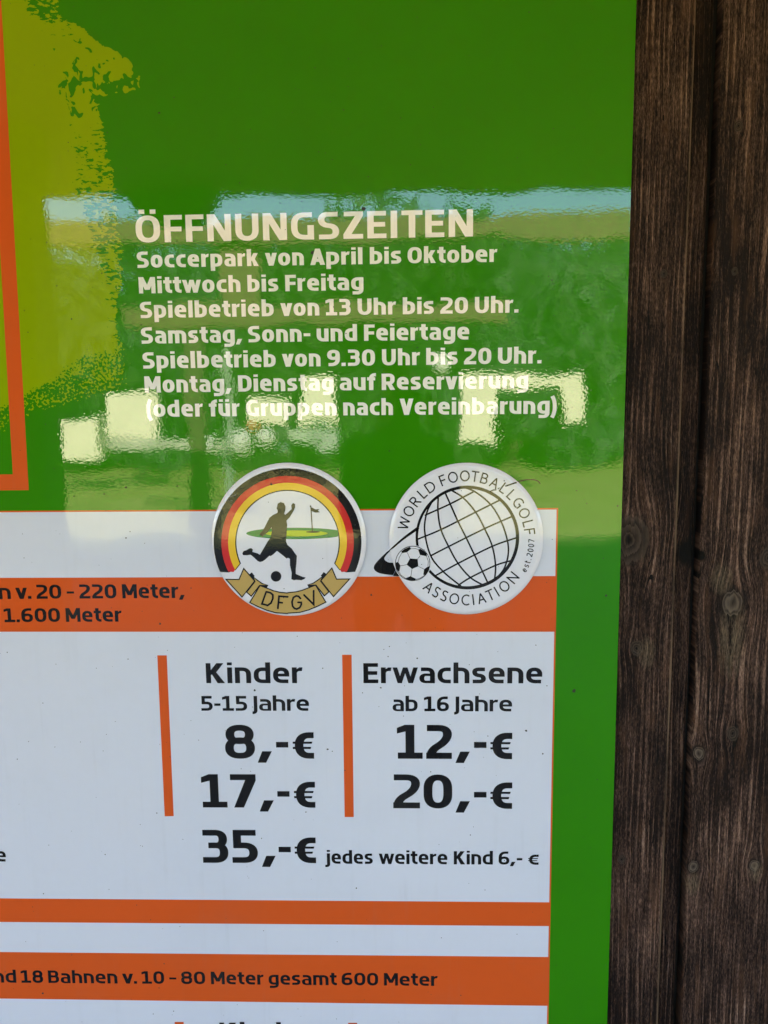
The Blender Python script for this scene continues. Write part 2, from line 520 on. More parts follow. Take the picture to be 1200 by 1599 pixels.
def lettering(words, base, cap, mat, layer, parent, V=.24, H=.175, gap=.13):
    """words: list of (text, x0, x1) in photo pixels, base: ((xa, ya), (xb, yb)) points of the baseline, cap: cap height in px"""
    (xa, ya), (xb, yb) = base
    V3, FF = [], []
    for text, x0, x1 in words:
        tw = word_tris(text, V, H, gap)[2]
        stretch = (x1 - x0) / cap / tw
        Vq = round(V / stretch / .004) * .004
        vs, fs, tw = word_tris(text, Vq, H, gap * .9)
        def yb_(x): return ya + (yb - ya) * (x - xa) / (xb - xa)
        A, B = S(x0, yb_(x0)), S(x1, yb_(x1))
        top = S(x0, yb_(x0) - cap)
        ux, uz = (B[0] - A[0]) / tw, (B[1] - A[1]) / tw
        h = top[1] - A[1]
        o = len(V3)
        V3 += [(A[0] + ux * x, Y0 - layer * 0.00008, A[1] + uz * x + h * y) for x, y in vs]
        FF += [[k + o for k in f] for f in fs]
    FF = [f if face_front(V3, f) else f[::-1] for f in FF]
    return mesh_obj('lettering', V3, FF, mat, parent)

# ================================================================ THE SIGN
sign = tag(empty('info_sign', (0, 0, 0)), 'glossy green opening hours and price board with white price field, fixed to the brown boards', 'sign')

XL, XR = S(-330, 800)[0], (S(994.5, 0)[0] + S(948.5, 1599)[0]) / 2
ZT, ZB = S(600, -260)[1], S(600, 1840)[1]
XRt, XRb = S(994.5, 0), S(948.5, 1599)

# brush-stroke field: how much of the lime paint covers the green, row by row (photo px): y, solid until, ends at, coverage between
ROWS = [(-260, 10, 60, .55), (0, 35, 94, .46), (18, 42, 96, .34), (34, 55, 112, .66), (42, 62, 130, .78), (60, 72, 148, .82), (80, 84, 182, .86),
        (95, 96, 205, .76), (108, 100, 216, .60), (125, 92, 226, .48), (142, 90, 224, .34), (150, 96, 152, .72), (185, 98, 160, .84), (200, 104, 163, .78),
        (230, 110, 168, .70), (262, 114, 177, .68), (290, 117, 180, .60), (310, 120, 183, .58), (350, 132, 186, .52), (392, 144, 192, .52), (430, 156, 193, .58),
        (452, 164, 190, .55), (470, 170, 182, .6), (505, 172, 184, .6), (530, 172, 188, .62), (545, 176, 194, .66), (553, 128, 196, .58),
        (570, 104, 198, .5), (585, 92, 198, .46), (600, 66, 194, .40), (612, 44, 180, .36), (625, 16, 130, .36), (640, -6, 74, .33), (655, -40, 44, .28), (680, -120, 0, .2), (700, -200, -60, .2)]
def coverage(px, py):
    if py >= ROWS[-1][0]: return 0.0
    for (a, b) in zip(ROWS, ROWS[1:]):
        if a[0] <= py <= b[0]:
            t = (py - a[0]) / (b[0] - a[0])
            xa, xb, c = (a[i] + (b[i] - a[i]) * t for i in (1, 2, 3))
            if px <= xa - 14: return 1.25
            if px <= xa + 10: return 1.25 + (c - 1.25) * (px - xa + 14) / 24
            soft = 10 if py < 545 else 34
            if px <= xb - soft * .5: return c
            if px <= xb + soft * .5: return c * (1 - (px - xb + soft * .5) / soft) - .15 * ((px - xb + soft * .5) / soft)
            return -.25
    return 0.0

# panel front as a grid so the coverage can be stored on it
us = [-330 + 20 * i for i in range(17)] + [i * 4 for i in range(0, 62)] + [250 + i * 30 for i in range(26)]
us = sorted(set([u for u in us if u < 965]))
vs_ = [-260 + 20 * i for i in range(13)] + [i * 4 for i in range(0, 178)] + [712 + 40 * i for i in range(29)]
vs_ = sorted(set([v for v in vs_ if v < 1840])) + [1840]
V3, FF, cov, kin = [], [], [], []
for v in vs_:
    for i, u in enumerate(us + [None]):
        X_, Z_ = S(u if u is not None else 970, v)
        if u is None:
            t = (Z_ - XRb[1]) / (XRt[1] - XRb[1])
            X_ = XRb[0] + (XRt[0] - XRb[0]) * t
        if u == us[0]: X_ = XL
        if v == vs_[0]: Z_ = ZT
        if v == vs_[-1]: Z_ = ZB
        V3.append((X_, 0, Z_))
        cov.append(coverage(u, v) if u is not None else -.25)
        kin.append(1.0 if v < 58 else 0.0 if v < 190 else 1.0 if v < 520 else 2.0)
W_ = len(us) + 1
for j in range(len(vs_) - 1):
    for i in range(W_ - 1):
        FF.append([j * W_ + i, (j + 1) * W_ + i, (j + 1) * W_ + i + 1, j * W_ + i + 1])
FF = [f if face_front(V3, f) else f[::-1] for f in FF]
nfront = len(V3)
# back and edges: 3 mm aluminium composite
ring = [i for i in range(W_)] + [j * W_ + W_ - 1 for j in range(1, len(vs_))] + [(len(vs_) - 1) * W_ + i for i in range(W_ - 2, -1, -1)] + [j * W_ for j in range(len(vs_) - 2, 0, -1)]
b0 = len(V3)
for i in ring: V3.append((V3[i][0], .003, V3[i][2])); cov.append(-.25); kin.append(0)
for i in range(len(ring)):
    j = (i + 1) % len(ring)
    FF.append([ring[i], ring[j], b0 + j, b0 + i])
FF.append([b0 + i for i in range(len(ring))][::-1])

g = NG('green_panel_print')
x, z, p = coat(g)
at = g.n('ShaderNodeAttribute', attribute_name='coverage')
ak = g.n('ShaderNodeAttribute', attribute_name='brush')
fine = g.noise(p, 240, 2, .5)
fleck = g.noise(g.vec(x, g.ma('MULTIPLY', z, .8), 0.0), 85, 1.5, .5, .8)
streak = g.noise(g.vec(g.ma('ADD', g.ma('MULTIPLY', x, .45), g.ma('MULTIPLY', z, .12)), z, 3.0), 215, 2.5, .55, .4)
k1 = g.mr(ak.outputs['Fac'], 0, 1)
k2 = g.mr(ak.outputs['Fac'], 1, 2)
pat = g.ma('ADD', g.ma('MULTIPLY', fleck, g.ma('SUBTRACT', 1.0, k1)), g.ma('MULTIPLY', g.ma('SUBTRACT', k1, k2), streak))
pat = g.ma('ADD', pat, g.ma('MULTIPLY', k2, fine))
pat = g.ma('ADD', pat, g.ma('MULTIPLY', g.ma('SUBTRACT', g.noise(g.vec(x, g.ma('MULTIPLY', z, 1.6), 8.0), 32, 2, .5), .5), .35))
pat = g.mr(pat, .28, .72)
# MapRange clamps, so recentre for full and empty coverage
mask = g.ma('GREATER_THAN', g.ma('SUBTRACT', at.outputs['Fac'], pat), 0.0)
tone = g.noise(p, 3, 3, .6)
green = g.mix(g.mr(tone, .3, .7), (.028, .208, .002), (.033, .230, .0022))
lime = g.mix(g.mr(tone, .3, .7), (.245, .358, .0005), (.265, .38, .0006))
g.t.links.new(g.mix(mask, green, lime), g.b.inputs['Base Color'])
PANEL = g.m
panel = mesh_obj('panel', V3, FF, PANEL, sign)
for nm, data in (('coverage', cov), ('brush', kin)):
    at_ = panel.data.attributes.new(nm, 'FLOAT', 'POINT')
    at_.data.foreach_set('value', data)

def quad(name, mat, layer, p0, p1, p2, p3, parent=sign):
    return flat(name, [[p0, p1, p2, p3]], mat, layer, parent)

# white price field with its thin orange edge line
def lerp_edge(y, a, b): return a[0] + (b[0] - a[0]) * (y - a[1]) / (b[1] - a[1])
def XE(y): return lerp_edge(y, (870.6, 796), (855.5, 1599))
quad('edge_line', ORANGE, 1, (-325, 799.4), (XE(793) + 1.5, 793.2), (XE(1830) + 1.5, 1830), (-325, 1824))
quad('price_field', WHITE, 2, (-325, 801.6), (XE(796) - 1, 795.6), (XE(1830) - 1, 1829), (-325, 1823))
def band(y0l, y0r, y1l, y1r):      # given at photo x = 0 and x = 860
    k0, k1_ = (y0r - y0l) / 860, (y1r - y1l) / 860
    return quad('band', ORANGE, 3, (-325, y0l - 325 * k0), (XE(y0r) - 1, y0r), (XE(y1r) - 1, y1r), (-325, y1l - 325 * k1_))
band(902.3, 899.5, 986.6, 986.6)
band(1403, 1409.2, 1440, 1446.5)
band(1486.8, 1494.6, 1559.6, 1571)
for q in (((245.8, 1023.4), (260.6, 1023.4), (271.5, 1274.6), (257.4, 1274.8)), ((534.6, 1022.4), (549.4, 1022.4), (552.8, 1276), (538.5, 1276)),
          ((273, 1596), (287, 1596), (297, 1824), (283.4, 1824)), ((544, 1597.4), (558, 1597.4), (561, 1824), (547, 1824))):
    quad('divider_bar', ORANGE, 4, *q)

# orange frame line at the left: right leg and foot of a box that runs out of the picture
flat('frame_line', [[(-35.5, -240), (-11.6, -240), (45, 765), (45.2, 765.4), (-325, 768.5), (-325, 743.5), (20, 740.6)]], ORANGE, 1.5, sign)

# opening hours
lw = dict(mat=LETTER_WHITE, layer=2, parent=sign)
lettering([('ÖFFNUNGSZEITEN', 213, 739)], ((257, 378.0), (737.5, 369.0)), 42.2, V=.232, H=.172, gap=.15, **lw)
def hours(words, base, cap=25.4): lettering(words, base, cap, V=.262, H=.192, gap=.13, **lw)
hours([('Soccerpark', 214.5, 404), ('von', 414.5, 475), ('April', 485, 566.5), ('bis', 578, 627), ('Oktober', 637, 777)], ((225, 418), (772, 408.8)))
hours([('Mittwoch', 217.5, 376), ('bis', 387, 435), ('Freitag', 446, 568)], ((225, 458), (560, 452.8)))
hours([('Spielbetrieb', 219.5, 428), ('von', 438.5, 499), ('13', 509, 548), ('Uhr', 559, 619), ('bis', 629.5, 678), ('20', 688, 731), ('Uhr.', 742, 810)], ((225, 496.5), (800, 488)))
hours([('Samstag,', 221, 378), ('Sonn-', 388, 485), ('und', 495, 558), ('Feiertage', 569, 733)], ((225, 536.5), (730, 530)))
hours([('Spielbetrieb', 223.5, 431), ('von', 441, 501), ('9.30', 511.5, 586), ('Uhr', 597, 656.5), ('bis', 666, 715), ('20', 725, 767.5), ('Uhr.', 778, 846)], ((225, 575.5), (840, 567.3)))
hours([('Montag,', 226.5, 361.5), ('Dienstag', 372.5, 521.5), ('auf', 531, 587), ('Reservierung', 596.5, 825.5)], ((230, 613), (820, 606.3)))
hours([('(oder', 228.5, 317.5), ('für', 327, 375), ('Gruppen', 385, 526), ('nach', 536.5, 614), ('Vereinbarung)', 624.5, 870.5)], ((230, 651), (870, 645.8)))

# band texts
bk = dict(mat=BLACK, layer=5, parent=sign)
lettering([('n', -1, 17.5), ('v.', 25, 49.5), ('20', 57.5, 96.5), ('–', 105, 116.5), ('220', 124.5, 182.5), ('Meter,', 191.5, 288.5)], ((0, 935.4), (280, 933.8)), 22.0, V=.245, H=.18, gap=.12, **bk)
lettering([('1.600', 7, 94.5), ('Meter', 103.5, 191)], ((0, 971.6), (200, 970.6)), 21.6, V=.245, H=.18, gap=.12, **bk)
lettering([('nd', -9, 26), ('18', 33.5, 68), ('Bahnen', 76, 184), ('v.', 191.5, 214.5), ('10', 222, 257), ('–', 265, 276), ('80', 283.5, 321), ('Meter', 330, 412.5),
           ('gesamt', 420, 526.5), ('600', 534, 591), ('Meter', 600, 684)], ((0, 1534.6), (684, 1539.8)), 19.6, V=.248, H=.18, gap=.12, **bk)
# price columns
lettering([('Kinder', 322.5, 473.5)], ((322, 1066.8), (473, 1066.8)), 31.2, V=.24, H=.185, gap=.12, **bk)
lettering([('5-15', 314.5, 386.5), ('Jahre', 394.5, 483)], ((314, 1110), (483, 1110)), 23.2, V=.235, H=.18, gap=.10, **bk)
lettering([('8', 352.5, 399), (',', 405, 424), ('-', 432, 451), ('€', 458, 491)], ((352, 1184.8), (491, 1184.8)), 53, V=.255, H=.175, gap=.1, **bk)
lettering([('17', 316, 401), (',', 408, 427), ('-', 434, 453), ('€', 460, 493)], ((315, 1261.0), (493, 1261.4)), 52, V=.255, H=.175, gap=.1, **bk)
lettering([('Erwachsene', 568, 847)], ((568, 1066.8), (847, 1067.2)), 31.2, V=.24, H=.185, gap=.12, **bk)
lettering([('ab', 613.5, 652.5), ('16', 662.5, 701.5), ('Jahre', 709.5, 800)], ((613, 1110.6), (800, 1111)), 23.2, V=.235, H=.18, gap=.10, **bk)
lettering([('12', 620.5, 706), (',', 714, 733), ('-', 740.5, 760), ('€', 766, 800)], ((620, 1184.8), (800, 1185.6)), 53, V=.26, H=.185, gap=.1, **bk)
lettering([('20', 614.5, 706.5), (',', 714, 733), ('-', 740.5, 760), ('€', 766, 800)], ((614, 1262.2), (800, 1263.2)), 53, V=.255, H=.175, gap=.1, **bk)
lettering([('35', 317, 403.5), (',', 411.5, 430), ('-', 436, 455), ('€', 461, 494)], ((317, 1347.4), (494, 1348)), 51.5, V=.255, H=.175, gap=.1, **bk)
lettering([('jedes', 511, 582.5), ('weitere', 592, 699), ('Kind', 709, 770), ('6,-', 779, 816), ('€', 825, 841.5)], ((507, 1348.8), (842, 1350.6)), 20.6, V=.235, H=.18, gap=.11, **bk)
lettering([('e', -5.5, 10)], ((-5, 1345.5), (10, 1345.5)), 20.6, V=.235, H=.18, **bk)
lettering([('Kinder', 344, 488)], ((344, 1627), (488, 1628)), 30, V=.24, H=.185, gap=.12, **bk)

# ---------------------------------------------------------------- round emblems (slightly domed stickers)
def badge_disc(cx_, cy_, r_, mat, thick=.0058):
    c = S(cx_, cy_)
    rr = (S(cx_ + r_, cy_)[0] - S(cx_ - r_, cy_)[0]) / 2
    prof = [(.962, -.05), (.968, .30), (.996, .34), (1.0, .42), (.997, .50), (.986, .60), (.974, .80), (.960, .93), (.942, 1.0)]
    n = 128
    vs, fs = [], []
    for k, (q, h) in enumerate(prof):
        for i in range(n):
            an = 2 * math.pi * i / n
            vs.append((c[0] + rr * q * math.cos(an), -.0004 - thick * h, c[1] + rr * q * math.sin(an)))
    for k in range(len(prof) - 1):
        for i in range(n):
            j = (i + 1) % n
            fs.append([k * n + i, k * n + j, (k + 1) * n + j, (k + 1) * n + i])
    fs.append([(len(prof) - 1) * n + i for i in range(n)])
    o = mesh_obj('badge', vs, fs, mat, sign)
    for p_ in o.data.polygons: p_.use_smooth = len(p_.vertices) == 4
    return o, (.0004 + thick) / .00008

BADGE = ink('badge_white', (.74, .73, .82))
b1, L0 = badge_disc(451.6, 843.2, 120.6, BADGE)
tag(b1, 'round white emblem with flag-coloured arch, kicking player and DFGV ribbon')
def B1(pts): return [(320 + x / 8.5714, 840 + y / 8.5714) for x, y in pts]
def B2(pts): return [(440 + x / 8.5714, 840 + y / 8.5714) for x, y in pts]
def C1(pts): return [(370 + x / 9.2308, 760 + y / 9.2308) for x, y in pts]
ENDS = [(78, 23.2), (81.4, 24.2), (92.5, 27.8), (95.8, 29.0), (103, 26.4), (115, 22.8), (117, 22.2)]
def end_ang(r):
    for (a, b) in zip(ENDS, ENDS[1:]):
        if r <= b[0]: return a[1] + (b[1] - a[1]) * (r - a[0]) / (b[0] - a[0])
    return ENDS[-1][1]
def arch(r0, r1, layer, mat, name, ext=0.0):
    polys = []
    m = 3
    n = 60
    for k in range(m):
        ra, rb = r0 + (r1 - r0) * k / m, r0 + (r1 - r0) * (k + 1) / m
        for i in range(n):
            q = []
            for (r, t) in ((ra, i / n), (rb, i / n), (rb, (i + 1) / n), (ra, (i + 1) / n)):
                e0 = end_ang(r) + ext
                an = rad(-e0 + (180 + 2 * e0) * t)
                q.append((450.2 + r * math.cos(an), 845.5 - r * math.sin(an)))
            polys.append(q)
    return flat(name, polys, mat, layer, b1)
arch(79.6, 114.9, L0 + 1, BLACK, 'arch_outline', .9)
arch(103, 114.5, L0 + 2, BLACK, 'arch_stripe')
arch(92.3, 103, L0 + 2, RED, 'arch_stripe')
arch(81.4, 92.3, L0 + 2, GOLD, 'arch_stripe')
# putting green, clipped by the arch
el = []
for i in range(72):
    an = 2 * math.pi * i / 72
    x_, y_ = 463.5 + 77.5 * math.cos(an), 832 + 8.9 * math.sin(an)
    el.append((min(x_, 528.9), y_))
flat('putting_green', [el], DKGREEN, L0 + 1.5, b1)
flat('putting_green', [disc(464, 831.9, 48.5, 4.6)], LIME, L0 + 2.5, b1)
flat('flag_hole', [disc(489.8, 829.6, 11, 1.4)], BLACK, L0 + 3.2, b1)
flat('golf_flag', [[(485.6, 789.5), (487.2, 789.5), (489.6, 829), (488.2, 829)], disc(486.0, 789.6, 1.2, n=12),
                   [(486.6, 791.3), (490.5, 793), (494, 794.6), (500.3, 794), (497.2, 796.2), (500.8, 799.2), (494, 799.6), (487, 797)]], BLACK, L0 + 3.2, b1)
SIL = [(590,280),(600,235),(640,215),(690,230),(712,280),(708,330),(692,375),(705,400),(740,370),(800,315),(795,260),(820,228),(848,245),(850,285),(832,330),(800,385),(770,435),(735,470),(725,480),(735,540),(728,640),(718,780),(740,830),(800,880),(840,940),(875,985),(868,1090),(858,1180),(860,1245),(905,1265),(960,1288),(1000,1295),(985,1318),(940,1335),(860,1330),(830,1335),(795,1320),(800,1230),(775,1120),(775,1030),(745,1015),(725,1025),(680,985),(590,915),(540,960),(500,990),(480,985),(420,1040),(380,1066),(345,1075),(310,1060),(260,1010),(210,970),(160,978),(100,975),(92,950),(110,915),(150,905),(190,880),(220,875),(242,895),(238,930),(310,950),(345,970),(385,900),(450,790),(500,715),(515,640),(510,575),(455,650),(400,690),(390,715),(345,690),(340,665),(370,640),(410,580),(450,500),(480,440),(530,400),(595,370),(600,340),(584,305)]
flat('player_silhouette', [C1(SIL)], BLACK, L0 + 4, b1)
flat('ball_silhouette', [disc(432.3, 898.7, 8.2)], BLACK, L0 + 4, b1)
def outline(pts, wd): return stroke(pts, wd, closed=True)
CXM = 450.6
def mirror(pts): return [(2 * CXM - x, y - .6) for x, y in pts]
tail = B1([(295, 543), (470, 545), (532, 398), (678, 565), (510, 778)])
mid = B1([(655, 505), (700, 545), (780, 600), (850, 618), (742, 627), (632, 768), (572, 715), (682, 572)])
fold1 = B1([(605, 478), (640, 450), (680, 500), (665, 512), (686, 565)])
fold2 = B1([(738, 618), (862, 618), (838, 662), (752, 632)])
gold_, dark_ = [tail, mid, mirror(tail), mirror(mid)], [fold1, fold2, mirror(fold1), mirror(fold2)]
ban = B1([(750, 625), (840, 660), (930, 695), (1010, 715), (1110, 725)])
ban2 = B1([(612, 852), (720, 905), (840, 955), (960, 988), (1110, 998)])
banner = ban + mirror(ban)[::-1][0:] + mirror(ban2) + ban2[::-1]
for q in (gold_[1], gold_[3]): flat('ribbon', [q], TAN, L0 + 2, b1)
for q in (gold_[0], gold_[2]): flat('ribbon_end', [q], TAN, L0 + 2, b1)
flat('ribbon_banner', [banner], TAN, L0 + 4, b1)
for k in (0, 2): flat('ribbon_outline', outline(gold_[k], 1.7) + outline(gold_[k + 1], 1.7) + dark_[k:k + 2], BLACK, L0 + 3, b1)
flat('ribbon_outline', outline(banner, 1.7), BLACK, L0 + 5, b1)
dl = []
for q in (B1([(832, 708), (775, 870), (850, 890), (895, 860), (920, 800), (920, 750), (890, 722), (832, 708)]), B1([(988, 928), (1003, 768), (1118, 776)]), B1([(998, 850), (1045, 855)]),
          B2([(260, 797), (235, 770), (205, 763), (165, 785), (147, 845), (155, 900), (180, 930), (210, 938), (250, 920), (272, 875), (270, 850), (228, 850)]), B2([(308, 752), (436, 878), (436, 695)])):
    dl += stroke(q, 2.9)
    for c in q: dl.append(disc(c[0], c[1], 1.45, n=14))
flat('lettering', dl, BLACK, L0 + 6, b1)

b2, L0 = badge_disc(728.0, 842.0, 120.2, BADGE)
tag(b2, 'round white emblem with line-drawn globe, football and circular lettering')
def G8(pts): return [(620 + x / 5.4545, 720 + y / 5.4545) for x, y in pts]
def C6(pts): return [(580 + x / 10.0, 840 + y / 10.0) for x, y in pts]
def spline(pts, n=8):
    out = []
    P = [pts[0]] + list(pts) + [pts[-1]]
    for i in range(1, len(P) - 2):
        p0, p1, p2, p3 = P[i-1:i+3]
        for j in range(n):
            t = j / n
            out.append(tuple(.5 * (2*p1[k] + (p2[k]-p0[k])*t + (2*p0[k]-5*p1[k]+4*p2[k]-p3[k])*t*t + (3*p1[k]-p0[k]-3*p2[k]+p3[k])*t**3) for k in (0, 1)))
    out.append(pts[-1])
    return out
gl = []
# rim, a little heavier at the lower right
rim = []
for i in range(96):
    an = 2 * math.pi * i / 96
    rim.append((729.5 + 78.3 * math.cos(an), 838.3 + 78.3 * math.sin(an)))
wdt = [3.9 + 1.3 * max(0, math.cos(2 * math.pi * i / 96 - rad(55))) + 1.0 * max(0, math.cos(2 * math.pi * i / 96 + rad(60))) for i in range(96)]
gl += stroke(rim, 3.4, closed=True, widths=wdt)
for q in ([(236, 458), (450, 362), (650, 258)], [(172, 662), (375, 578), (670, 430), (870, 330)], [(285, 802), (440, 722), (745, 570), (980, 466)],
          [(330, 968), (520, 865), (810, 720), (1015, 648)], [(520, 1052), (625, 985), (838, 882), (970, 842)],
          [(310, 325), (255, 435), (237, 590), (288, 800), (400, 940), (545, 1058)], [(352, 305), (350, 430), (375, 578), (440, 722), (520, 865), (625, 985), (735, 1050)],
          [(410, 265), (455, 365), (520, 510), (590, 650), (660, 795), (730, 940), (772, 1030)], [(455, 240), (565, 310), (670, 432), (745, 570), (810, 720), (838, 882), (830, 1000)],
          [(570, 220), (665, 258), (795, 365), (885, 510), (938, 670), (945, 790), (915, 900), (870, 965)]):
    gl += stroke(G8(spline(q)), 2.6)
flat('globe', gl, BLACK, L0 + 1, b2)
sw_o = spline([(654, 820), (628, 839.5), (605, 861), (590, 876), (584.4, 884), (585.2, 890), (592, 894.6), (605, 897.2), (624, 898.6)])
sw_i = spline([(630, 880), (616, 878.6), (607, 878), (601, 874), (602, 869), (612, 858), (630, 842.5), (655, 825)])
tailp = spline([(788.7, 758.6), (806.5, 752.7), (823, 749), (836, 749.4), (842, 752.6), (844, 755.4)])
fl = stroke(tailp, 1.2, widths=[2.3 - .9 * i / len(tailp) for i in range(len(tailp))])
fl += stroke([(765, 766.6), (770, 764.6), (775, 764.2)], 1.8)
fl += stroke([(777, 763), (780, 761)], 1.6)
# the swoosh leaves the disc on both sides, so it is cut vinyl on the top of the sticker and on the panel beside it
def clip_disc(polys, inside):
    out = []
    for p_ in polys:
        c = (sum(q[0] for q in p_) / len(p_), sum(q[1] for q in p_) / len(p_))
        if (math.hypot(c[0] - 728.0, c[1] - 842.0) < 119) == inside: out.append(p_)
    return out
m_ = min(len(sw_o), len(sw_i))
sw_i = sw_i[::-1]
def resamp(p_, n):
    d_ = [0]
    for a_, b_ in zip(p_, p_[1:]): d_.append(d_[-1] + math.hypot(b_[0]-a_[0], b_[1]-a_[1]))
    out = []
    for i in range(n):
        t = d_[-1] * i / (n - 1)
        k = 0
        while k < len(d_) - 2 and d_[k+1] < t: k += 1
        q = (t - d_[k]) / ((d_[k+1] - d_[k]) or 1)
        out.append((p_[k][0] + (p_[k+1][0]-p_[k][0]) * q, p_[k][1] + (p_[k+1][1]-p_[k][1]) * q))
    return out
so_, si_ = resamp(sw_o, 60), resamp(sw_i, 60)
swp = [[so_[i], so_[i+1], si_[i+1], si_[i]] for i in range(59)]
flat('swoosh', clip_disc(swp, True), BLACK, L0 + 1, b2)
flat('swoosh', clip_disc(swp, False), BLACK, 6, b2)
flat('swoosh_tail', clip_disc(fl, True), BLACK, L0 + 1, b2)
flat('swoosh_tail', clip_disc(fl, False), BLACK, 6, b2)
flat('football', [disc(644.8, 878.6, 28.3)], BADGE, L0 + 2, b2)
fb = stroke(disc(644.8, 878.6, 26.8, n=64), 1.1, closed=True)
for q in ([(605, 308), (725, 318), (735, 432), (638, 472), (555, 405)], [(466, 205), (520, 160), (605, 128), (622, 160), (560, 212), (490, 224)], [(735, 180), (765, 155), (820, 190), (866, 235), (868, 275), (800, 262), (762, 255)],
          [(380, 378), (420, 360), (455, 415), (455, 440), (440, 512), (405, 492), (384, 440)], [(912, 425), (905, 490), (850, 572), (812, 562), (825, 475), (875, 440)], [(526, 622), (612, 584), (706, 628), (680, 652), (600, 655)]):
    fb.append(C6(q))
for q in ([(605, 310), (565, 215)], [(725, 318), (765, 260)], [(735, 432), (825, 475)], [(638, 470), (620, 590)], [(555, 405), (455, 425)],
          [(422, 362), (440, 290), (485, 218)], [(618, 160), (690, 155), (755, 175)], [(862, 270), (890, 350), (885, 430)], [(830, 570), (770, 610), (700, 635)], [(425, 505), (470, 570), (540, 620)]):
    fb += stroke(C6(q), .75)
flat('football_patches', fb, BLACK, L0 + 3, b2)
def arc_text(items, rb, cap, outward, cx_=728.0, cy_=842.0, T=.125, sx=1.0):
    """one flat mesh of letters set round the emblem; items: (char, degrees)"""
    polys_v, polys_f = [], []
    for ch, dg_ in items:
        (gv, gf), w_ = glyph(ch, None, T)
        an = rad(dg_)
        o = len(polys_v)
        for x_, y_ in gv:
            lx, ly = (x_ - w_ / 2) * cap * sx, y_ * cap
            if outward:          # top of the letter points away from the centre, angle clockwise from up
                r_ = rb + ly
                X_, Y_ = cx_ + r_ * math.sin(an) + lx * math.cos(an), cy_ - r_ * math.cos(an) + lx * math.sin(an)
            else:                # lower arc: top points to the centre, angle counted from straight down
                r_ = rb - ly
                X_, Y_ = cx_ + r_ * math.sin(an) + lx * math.cos(an), cy_ + r_ * math.cos(an) - lx * math.sin(an)
            s_ = S(X_, Y_)
            polys_v.append((s_[0], -(L0 + 1) * .00008, s_[1]))
        polys_f += [[k + o for k in f] for f in gf]
    polys_f = [f if face_front(polys_v, f) else f[::-1] for f in polys_f]
    return mesh_obj('lettering', polys_v, polys_f, BLACK, b2)
arc_text([('W', -75.1), ('O', -63.4), ('R', -53), ('L', -43.4), ('D', -34.1), ('F', -21.4), ('O', -12), ('O', -1.2), ('T', 7.9), ('B', 16.6), ('A', 26.5), ('L', 36.2), ('L', 45.2), ('G', 54.6), ('O', 65.4), ('L', 75.3), ('F', 82.6)], 91, 17, True)
arc_text([('A', -38.4), ('S', -29.6), ('S', -21.3), ('O', -11.4), ('C', -.6), ('I', 6.7), ('A', 14.6), ('T', 23.6), ('I', 30.5), ('O', 39.4), ('N', 51)], 102, 17, False)
arc_text([('e', 62.6), ('s', 66.8), ('t', 70.2), ('.', 73.0), ('2', 76.6), ('0', 80.8), ('0', 85.0), ('7', 89.2)], 106, 9.4, False, T=.15)

# dirt specks: fly spots and grit stuck on the sheet
random.seed(4)
sp_ = []
def speck(x_, y_, r_): 
    n = 9
    if 110 < min(math.hypot(x_ - 451.6, y_ - 843.2), math.hypot(x_ - 728, y_ - 842)) < 125: return
    ph = random.random()
    sp_.append([(x_ + r_ * (.7 + .6 * random.random()) * math.cos(2 * math.pi * (i + ph) / n), y_ + r_ * (.7 + .6 * random.random()) * math.sin(2 * math.pi * (i + ph) / n)) for i in range(n)])
for q in ((488, 394, 2.6), (568, 326, 3.0), (562, 348, 1.2), (530, 338, 1.1), (249, 176, 1.6), (272, 152, 1.1), (822, 1141, 1.8), (897, 1079, 2.6), (398, 1078, 1.6), (595, 1074, 1.3), (652, 1028, 1.3), (512, 1170, 1.5),
          (539, 1203, 1), (848, 1177, 1.2), (673, 1205, 1), (197, 840, 1.1), (425, 755.5, 1.7), (197, 761, 1.5), (277, 759, 1), (353, 257, .8), (498, 237, .8), (862, 437, 1), (857, 432, .8), (467, 140, .7), (112, 498, 1.2), (89, 446, 1), (478, 1268, 1),
          (250, 974, 1.6), (67, 1551, 1.4), (557, 1387, 1.2), (580, 929, 1.6), (901, 766, 1), (787, 750, 1), (947, 930, 1.8), (965, 790, 1.2), (540, 610, .9), (735, 1304, 1)):
    speck(*q)
for _ in range(420):
    speck(random.uniform(0, 955), random.uniform(0, 1599), random.choice((.4, .45, .5, .6, .7, .9)))
DIRT = simple('dirt', (.03, .026, .02), .8, 300)
vs, fs = union(sp_, 100)
V3 = []
for x_, y_ in vs:
    X_, Z_ = S(x_, y_)
    r1, r2 = math.hypot(x_ - 451.6, y_ - 843.2), math.hypot(x_ - 728, y_ - 842)
    V3.append((X_, -(.0072 if min(r1, r2) < 122 else .0006), Z_))
tag(mesh_obj('dirt_specks', V3, [f if face_front(V3, f) else f[::-1] for f in fs], DIRT, sign), kind='stuff')

